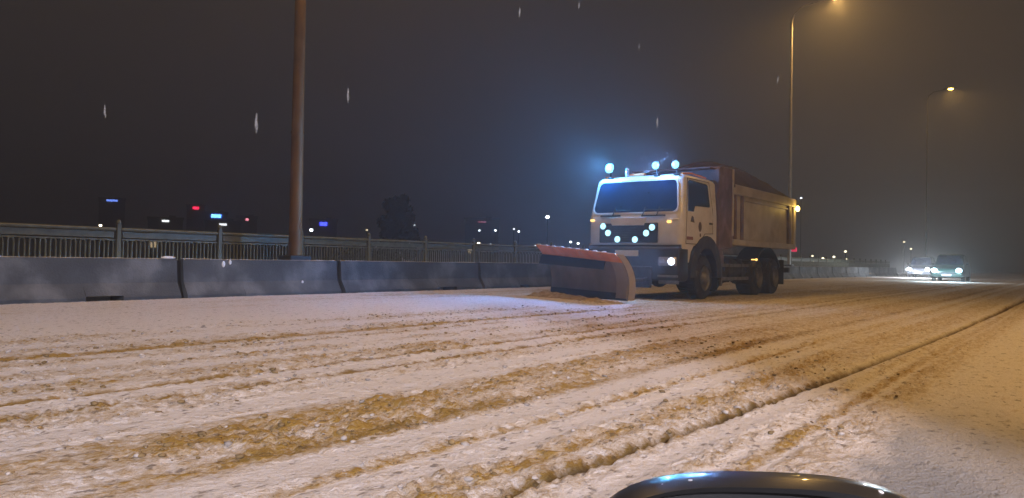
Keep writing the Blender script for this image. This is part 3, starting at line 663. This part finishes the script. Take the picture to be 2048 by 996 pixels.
# rubber flap hanging under the deflector
b = MB(); rings = []
for i in range(17):
    u = 0.16+0.84*i/16
    a_ = plow_pt(u, 0.80)+nrm*0.10; c_ = plow_pt(u, 0.80)+nrm*0.16+Vector((0, 0, -(0.17+0.06*u)))
    rings.append([tuple(a_), tuple(c_), tuple(c_-nrm*0.02), tuple(a_-nrm*0.02)])
b.loft(rings); b.build('rubber_flap', M['rubber'], pl)
for i in range(9):
    u = 0.12+0.84*i/8; p = plow_pt(u, 1.0)+nrm*0.03+Vector((0, 0, 0.012))
    b = MB(); b.sph(tuple(p), 0.04, (1.6, 1.0, 0.45), 8); b.build('snow_lump', M['snow_clean'], pl, smooth=True)
# end plate
b = MB(); f_ = [plow_pt(0, v)+nrm*0.03 for v in np.linspace(0.02, 0.98, 9)]; g_ = [plow_pt(0, v)-nrm*0.14 for v in np.linspace(0.02, 0.98, 9)]
ring = [tuple(p) for p in f_+g_[::-1]]; du = (PA-PB).normalized()*0.05
b.loft([ring, [tuple(Vector(p)+du) for p in ring]]); b.build('end_plate', M['plowend'], pl)
b = MB(); rings = []
for k in range(9):
    v = 0.04+0.90*k/8
    q0 = plow_pt(0.0, v)+nrm*0.005; q1 = plow_pt(0.13, v)+nrm*0.005
    rings.append([tuple(q0), tuple(q1), tuple(q1+nrm*0.02), tuple(q0+nrm*0.04)])
b.loft(rings); b.build('wear_panel', M['plowend'], pl, smooth=True)
b = MB()
for u in (0.15, 0.4, 0.65, 0.9):
    ring = [plow_pt(u, v)-nrm*0.03 for v in np.linspace(0.1, 0.9, 7)]+[plow_pt(u, v)-nrm*0.14 for v in np.linspace(0.9, 0.1, 7)]
    du_ = (PA-PB).normalized()*0.02
    b.loft([[tuple(p) for p in ring], [tuple(p+du_) for p in ring]])
b.build('back_rib', M['orange'], pl)
b = MB()
for xx in (-0.55, 0.45):
    mid_ = PA.lerp(PB, 0.5+(-xx)*0.25)-nrm*0.12
    b.tube([(xx, 0.25, 0.55), (xx, -0.35, 0.48), (mid_.x, mid_.y, 0.45)], 0.05)
b.box((-0.1, -0.12, 0.55), (1.3, 0.10, 0.5), 0.03); b.tube([(-0.1, -0.12, 0.78), (-0.55, -0.85, 0.62)], 0.045)
b.build('push_frame', M['chassis'], pl)

# loose snow heaped along the foot of the blade
WA = Vector((-8.45, 16.0, 0)); b = MB(); rings = []; rs = np.random.RandomState(8)
for i in range(61):
    u = -0.06+1.14*i/60; c_ = WA+PA.lerp(PB, u)+nrm*0.16
    hgt = (0.06+0.09*max(0, u)**1.2)*(0.7+0.5*rs.rand())*min(1, (u+0.06)*8+0.15)*min(1, max(0.05, (1.08-u)*7)); wd = 0.22+0.22*max(0, u)
    ring = []
    for k in range(11):
        a_ = math.pi*k/10; q_ = c_+nrm*(wd*math.cos(a_)*(0.8+0.3*rs.rand())+0.12); q_.z = -0.01+hgt*math.sin(a_)*(0.75+0.5*rs.rand()); ring.append(tuple(q_))
    rings.append(ring)
b.loft(rings); o = b.build('snow_pile', M['slush_pile'], smooth=True); tag(o, 'low ridge of brown slush pushed up in front of the plow blade', 'snow pile')

# ------------------------------------------------------------ following vehicles far right
def make_car(loc, rz, paint, lampm, label, cat, tall=0.0, power=900, lcol=(0.85, 0.92, 1.0)):
    root = empty('car', loc, rz); Ht = 1.45+tall; Wd = 0.88; L = 4.4
    b = MB(); rings = []
    prof = [(-2.2, 0.45, 0.68, 0.78), (-2.1, 0.30, 0.80, 0.85), (-1.5, 0.25, 0.90, 0.88), (-0.95, 0.25, 0.98+tall*0.3, 0.88), (0.9, 0.25, 1.0+tall*0.3, 0.88), (1.8, 0.28, 0.98+tall*0.3, 0.87), (2.2, 0.42, 0.85, 0.80)]
    for y_, z0, z1, ww in prof: rings.append(rr(ww, z0, z1, y_, 0.12))
    b.loft(rings); bd = b.build('body', M[paint], root, smooth=True)
    b = MB(); rings = []
    zb = 0.93+tall*0.3
    for (y0, y1, ww, z_) in [(-1.15, 1.75, 0.80, zb), (-0.45, 1.25, 0.66, Ht-0.04), (-0.3, 1.1, 0.58, Ht)]:
        rings.append([(ww, y0, z_), (ww, y1, z_), (-ww, y1, z_), (-ww, y0, z_)])
    b.loft(rings); b.build('roof', M[paint], root, bevel=0.04)
    def quad(p, q, t0, t1, m_=0.02): pass
    b = MB(); b.loft([[(0.70, -1.07, zb+0.06), (-0.70, -1.07, zb+0.06), (-0.60, -0.55, Ht-0.09), (0.60, -0.55, Ht-0.09)], [(0.70, -1.12, zb+0.06), (-0.70, -1.12, zb+0.06), (-0.60, -0.60, Ht-0.09), (0.60, -0.60, Ht-0.09)]])
    b.build('windshield', M['sideglass'], root)
    for s in (1, -1):
        b = MB(); b.loft([[(s*0.78, -0.85, zb+0.06), (s*0.78, 1.4, zb+0.06), (s*0.68, 1.05, Ht-0.09), (s*0.68, -0.4, Ht-0.09)], [(s*0.81, -0.85, zb+0.06), (s*0.81, 1.4, zb+0.06), (s*0.70, 1.05, Ht-0.09), (s*0.70, -0.4, Ht-0.09)]])
        b.build('side_window', M['sideglass'], root)
        b = MB(); b.box((s*0.66, -2.17, 0.68), (0.30, 0.10, 0.15), 0.03); h_ = b.build('headlight', M['lampglass'], root)
        b = MB(); b.sph((s*0.66, -2.23, 0.68), 0.15, (1, 0.35, 0.8)); b.build('headlight_lens', M[lampm], h_, smooth=True)
        lamp('head_beam', 'SPOT', (s*0.66, -2.3, 0.68), power*0.6, lcol, root, 0.08, R(50), 0.8, (0.06, -1, -0.14))
        lamp('head_glow', 'POINT', (s*0.66, -3.3, 0.72), power*0.40, lcol, root, 0.05)
        b = MB(); b.box((s*0.95, -0.75, 1.0+tall*0.3), (0.18, 0.08, 0.12), 0.03); b.build('wing_mirror', M['dark'], root)
        for y_ in (-1.4, 1.35):
            wv = MB(); wv.cyl((s*0.70, y_, 0.32), (s*0.89, y_, 0.32), 0.32, n=24); wv = wv.build('wheel', M['tyre'], root, bevel=0.02)
            b = MB(); b.cyl((s*0.885, y_, 0.32), (s*0.90, y_, 0.32), 0.2, n=20); b.build('rim', M['rim'], wv)
    b = MB(); b.box((0, -2.20, 0.50), (0.9, 0.06, 0.16), 0.02); b.build('grille', M['dark'], root)
    b = MB(); b.box((0, -2.235, 0.40), (0.5, 0.012, 0.11)); b.build('number_plate', M['plate'], root)
    return tag(root, label, cat)
pa = at(1846, 536, 62); make_car((pa.x, pa.y, 0.03), 0, 'car_dark', 'carlamp', 'dark car with dazzling white headlights, nearer the middle of the road', 'car', tall=0.25, power=1300)
pb = at(1903, 536, 48); make_car((pb.x, pb.y, 0.03), 0, 'car_green', 'carlamp_blue', 'car with bluish headlights at the right edge, beside the dark car', 'car', tall=0.25, power=700, lcol=(0.6, 0.84, 1.0))

# ------------------------------------------------------------ tree beyond the railing
def tree(base, Htot, spread, n, label, seed=1, low=0.35):
    rs = random.Random(seed); root = empty('tree', base)
    b = MB(); b.cyl((0, 0, 0), (0.1, 0, Htot*0.45), 0.20, 0.13, 10); b.cyl((0.1, 0, Htot*0.45), (0, 0.1, Htot*0.9), 0.13, 0.03, 8)
    tips = []
    for i in range(18):
        a_ = rs.random()*6.28; z0 = Htot*(0.3+0.55*rs.random()); l_ = spread*(0.5+0.45*rs.random())*(1.15-0.75*abs(z0/Htot-0.5)); z1 = z0+l_*0.55
        e = (l_*math.cos(a_), l_*math.sin(a_), z1); b.cyl((0.05, 0, z0), e, 0.05, 0.012, 6); tips.append(Vector(e))
    b.build('trunk', M['bark'], root)
    b = MB(); t = b.bm
    centres = tips+[Vector((rs.gauss(0, spread*0.35), rs.gauss(0, spread*0.35), Htot*(low+(1-low)*rs.random()))) for _ in range(26)]
    for c_ in centres:
        rr_ = spread*(0.24+0.24*rs.random())
        for k in range(n):
            d = Vector((rs.gauss(0, 1), rs.gauss(0, 1), rs.gauss(0, 0.8))); d = d.normalized()*rr_*(rs.random()**0.4)
            p = c_+d; s_ = 0.12+0.14*rs.random()
            u_ = Vector((rs.gauss(0, 1), rs.gauss(0, 1), rs.gauss(0, 1))).normalized(); v_ = u_.orthogonal().normalized()
            t.faces.new([t.verts.new(p+u_*s_), t.verts.new(p+v_*s_*0.6), t.verts.new(p-u_*s_), t.verts.new(p-v_*s_*0.6)])
    b.build('crown', M['leaf'], root)
    tag(root, label, 'tree'); return root
tp = at(795, 440, 58); tree((tp.x, tp.y, -6.0), 11.3, 1.5, 480, 'dark round-topped tree beyond the railing, right of the rusty lamp post', 3, low=0.5)
tp = at(770, 500, 50); tree((tp.x-2, tp.y, -6.0), 7.0, 2.6, 200, 'low dark bushy tree seen through the railing', 5, low=0.3)

# ------------------------------------------------------------ far buildings with lit signs
def building(px, py, Z, wd, above, signc, sstr, slen, sh, label, seed=1, nwin=8):
    p = at(px, py, Z); top = p.z+above; root = empty('building', (p.x, p.y, -6.0), math.atan2(p.y, p.x)-math.pi/2)
    hgt = top+6.0; rs = random.Random(seed)
    b = MB(); b.box((0, 6, hgt/2), (wd, 12, hgt)); b.build('wall', M['facade'], root)
    b = MB(); b.box((0, 6, hgt+0.25), (wd+0.6, 12.6, 0.5)); b.box((wd*0.2, 6, hgt+0.8), (1.6, 2, 0.8)); b.build('roof', M['roofing'], root)
    sz = p.z+6.0
    b = MB(); b.box((0, -0.25, sz), (slen*0.85, 0.3, sh*0.7), 0.05); b.build('lit_sign', signmat('sign_glow', signc, sstr), root)
    cols = max(3, int(wd/3)); rows = max(2, int(hgt/4)); k = 0
    for r_ in range(rows):
        for c_ in range(cols):
            if k >= nwin: break
            zz = 2+r_*3.6
            if abs(zz-sz) < 1.8: continue
            b = MB(); b.box((-wd/2+(c_+0.5)*wd/cols, -0.05, zz), (1.3, 0.14, 1.5)); b.build('window', M['window_lit'] if (rs.random() < 0.12 and zz > 6) else M['window'], root); k += 1
    tag(root, label, 'building'); return root
building(222, 401, 260, 8, 0.5, (0.16, 0.30, 1.0), 3.2, 4.0, 0.9, 'far tower with a blue lit band near its top, at the far left', 1)
building(390, 416, 270, 6, 0.8, (1.0, 0.02, 0.08), 5, 2.4, 1.3, 'far building with a small red roof sign', 2)
building(431, 432, 250, 7, 0.9, (0.08, 0.25, 1.0), 14, 3.6, 1.6, 'far building with a bright blue sign, right of the red sign', 3)
building(445, 449, 180, 8, 0.5, (0.9, 0.95, 1.0), 2.5, 2.0, 0.7, 'low building with a white lit sign below the bright blue one', 4)
building(330, 442, 190, 8, 0.5, (0.9, 0.95, 0.95), 3, 1.9, 0.7, 'low building with a short white light strip, left of the red sign', 5)
building(646, 448, 230, 8, 1.1, (0.05, 0.07, 1.0), 6, 2.6, 1.6, 'far building with a deep blue sign just right of the rusty lamp post', 6)
building(963, 444, 200, 9, 0.5, (0.5, 0.12, 0.2), 0.8, 2.6, 0.5, 'dim low building with a faint reddish sign, in the middle distance', 7)
building(493, 439, 240, 6, 0.7, (1.0, 0.3, 0.4), 3, 1.0, 1.0, 'far building with a tiny pink light, left of the rusty lamp post', 8)

# ------------------------------------------------------------ far small lamps
def far_lamp(px, py, Z, r, col, s_, label, group='small far lamps beyond the bridge'):
    p = at(px, py, Z); root = empty('yard_lamp', (p.x, p.y, -6.0)); h_ = p.z+6.0
    b = MB(); b.cyl((0, 0, 0), (0, 0, h_-r*0.8), 0.09, 0.05, 8); b.box((0, 0, 0.1), (0.4, 0.4, 0.2)); b.build('pole', M['chassis'], root)
    b = MB(); b.cyl((0, 0, h_+r*0.7), (0, 0, h_+r*1.1), r*1.1, r*0.4, 12); hd = b.build('lamp_head', M['dark'], root)
    b = MB(); b.sph((0, 0, h_), r, (1, 1, 0.8), 12); b.build('bulb', signmat('bulb_glow', col, s_), hd, smooth=True)
    tag(root, label, 'lamp', group); return root
W_ = (0.85, 0.93, 1.0); Y_ = (1.0, 0.85, 0.55)
for px, py, Z, r, col, s_, l in [
    (1094, 434, 110, 0.26, W_, 16, 'brightest white far lamp, high up just left of the truck cab'),
    (958, 461, 150, 0.22, W_, 4, 'dim far lamp, left one of a level pair right of the tree'),
    (990, 461, 150, 0.22, W_, 7, 'small white far lamp, right one of a level pair right of the tree'),
    (1027, 458, 150, 0.20, W_, 3, 'faint far lamp, upper left one of a close pair left of the plow'),
    (1037, 463, 150, 0.22, W_, 7, 'small white far lamp, lower right one of a close pair left of the plow'),
    (957, 487, 60, 0.12, Y_, 9, 'warm white lamp shining through the railing right of the tree'),
    (981, 489, 90, 0.13, W_, 2.2, 'faint lamp just right of the warm lamp behind the railing'),
    (987, 496, 90, 0.13, W_, 2.2, 'faint lamp lowest in the group behind the railing'),
    (1070, 500, 90, 0.13, W_, 6, 'white lamp low beside the left tip of the plow blade'),
    (1070, 491, 90, 0.10, W_, 1.6, 'very faint lamp above the one beside the plow tip'),
    (1141, 484, 100, 0.17, W_, 6, 'left one of two white lamps just above the plow blade'),
    (1156, 487, 100, 0.17, W_, 7, 'right one of two white lamps just above the plow blade'),
    (828, 450, 120, 0.16, W_, 1.6, 'faint lamp at the right edge of the dark tree'),
    (733, 460, 120, 0.18, Y_, 1.4, 'faint lamp just left of the dark tree'),
    (622, 460, 120, 0.26, W_, 14, 'white lamp just right of the rusty lamp post'),
    (581, 470, 90, 0.15, W_, 7, 'white lamp just left of the rusty lamp post, seen over the railing'),
    (200, 451, 90, 0.17, Y_, 10, 'warm lamp over the railing at the far left, under the blue tower band'),
    (1601, 396, 160, 0.22, W_, 5, 'small lamp high behind the tail of the truck'),
    (1625, 512, 120, 0.18, Y_, 3, 'faint lamp nearest the truck tail, upper one'),
    (1627, 521, 120, 0.16, Y_, 2, 'faint lamp nearest the truck tail, lower one'),
    (1646, 517, 120, 0.2, Y_, 6, 'warm lamp second from the truck tail'),
    (1668, 514, 120, 0.2, Y_, 6, 'warm lamp third from the truck tail'),
    (1691, 503, 120, 0.22, Y_, 3.5, 'lamp standing highest in the row right of the truck tail'),
    (1694, 518, 120, 0.15, Y_, 2.5, 'faint lamp at the right end of the row by the truck tail'),
    (1808, 484, 140, 0.2, Y_, 2.2, 'faint lamp high above the dark car'),
    (1822, 498, 140, 0.2, Y_, 2.8, 'faint lamp just above the headlights of the dark car')]:
    far_lamp(px, py, Z, r, col, s_, l)

# ------------------------------------------------------------ falling snow flakes near the lens
for px, py, Z, s_, l in [(203, 222, 1.9, 0.011, 'thin snowflake falling at the far left of the sky'), (508, 246, 1.5, 0.013, 'brightest snowflake, left of the rusty lamp post'),
                         (690, 190, 1.9, 0.013, 'long faint snowflake, right of the rusty lamp post'), (1311, 245, 2.6, 0.012, 'faint snowflake above the truck roof'),
                         (1031, 22, 2.2, 0.010, 'faint snowflake at the top centre'), (1272, 92, 3.2, 0.010, 'tiny faint snowflake above the two right roof lamps'), (1150, 8, 2.6, 0.009, 'tiny snowflake at the top edge, right of centre'), (1551, 158, 3.0, 0.011, 'small snowflake just left of the pale lamp post')]:
    p = at(px, py, Z); b = MB(); rs = random.Random(px)
    for k in range(7): b.sph((rs.gauss(0, s_*0.06), rs.gauss(0, s_*0.06), (k-3)*s_*0.42), s_*(0.16+0.14*rs.random())*(1.25-abs(k-3)*0.22), (1, 1, 2.0), 8)
    o = b.build('snowflake', M['flake'], loc=p, smooth=True); o.rotation_euler = (0.1, 0.12, 0); tag(o, l, 'snowflake', 'falling snowflakes')

# ------------------------------------------------------------ the observer's own car: door with its mirror
car = empty('car', (-0.03, 0.1, 0.02)); tag(car, 'dark car whose glossy door mirror rises at the bottom edge of the picture', 'car')
b = MB(); rings = []
for y_ in np.linspace(-0.9, 0.62, 12):
    rings.append([(0.03, y_, 0.02), (-0.05, y_, 0.02), (-0.06, y_, 0.12), (-0.075, y_, 0.30), (-0.07, y_, 0.44), (-0.03, y_, 0.53), (0.03, y_, 0.53)])
b.loft(rings); b.build('door', M['mirrorpaint'], car, smooth=True)
mc = at(1545, 1128, 0.62)-Vector((-0.03, 0.1, 0.02))
du = Vector((math.cos(YAW-0.05), math.sin(YAW-0.05), 0)); dn = Vector((-math.sin(YAW-0.05), math.cos(YAW-0.05), 0)); up = Vector((0, 0, 1))
def mring(hw, hh, depth, ex=2.7, sx=0.0, sz=0.0):
    pts = []
    for k in range(48):
        a_ = 2*math.pi*k/48; c_, s_ = math.cos(a_), math.sin(a_)
        x_ = hw*abs(c_)**(2/ex)*(1 if c_ >= 0 else -1)+sx; z_ = hh*abs(s_)**(2/ex)*(1 if s_ >= 0 else -1)+sz
        pts.append(tuple(mc+du*x_+up*z_+dn*depth))
    return pts
b = MB(); b.loft([mring(0.130, 0.060, 0.012, sx=-.008), mring(0.132, 0.061, -0.004, sx=-.008), mring(0.140, 0.0655, -0.006, sx=-.002), mring(0.147, 0.068, 0.012, sx=.004), mring(0.149, 0.0675, 0.035, sx=.006), mring(0.132, 0.058, 0.065), mring(0.085, 0.038, 0.085), mring(0.03, 0.015, 0.093)], caps=True)
mh = b.build('door_mirror', M['mirrorpaint'], car, smooth=True)
b = MB(); b.loft([mring(0.129, 0.059, 0.010, sx=-.008), mring(0.129, 0.059, 0.006, sx=-.008)]); b.build('mirror_glass', M['mirrorglass'], mh)
for fx, r_ in [(-0.085, .0022), (-0.062, .003), (-0.058, .0016), (-0.02, .0018), (0.03, .0014), (0.094, .0032), (0.11, .0016)]:  # white flecks set along the rim as its highlights
    hz_ = 0.0665*(1-abs((fx-0.004)/0.147)**2.7)**(1/2.7)
    b = MB(); b.sph(tuple(mc+du*fx+up*hz_+dn*0.012), r_, (1, 1, 0.6), 8); b.build('glint_fleck', M['snow_clean'], mh, smooth=True)
b = MB(); e = mc-up*0.05+du*0.09+dn*0.03; b.tube([tuple(e), tuple(e-up*0.05+du*0.03), (-0.03, 0.50, 0.52)], 0.018, 12); b.build('mirror_arm', M['mirrorpaint'], car, smooth=True)
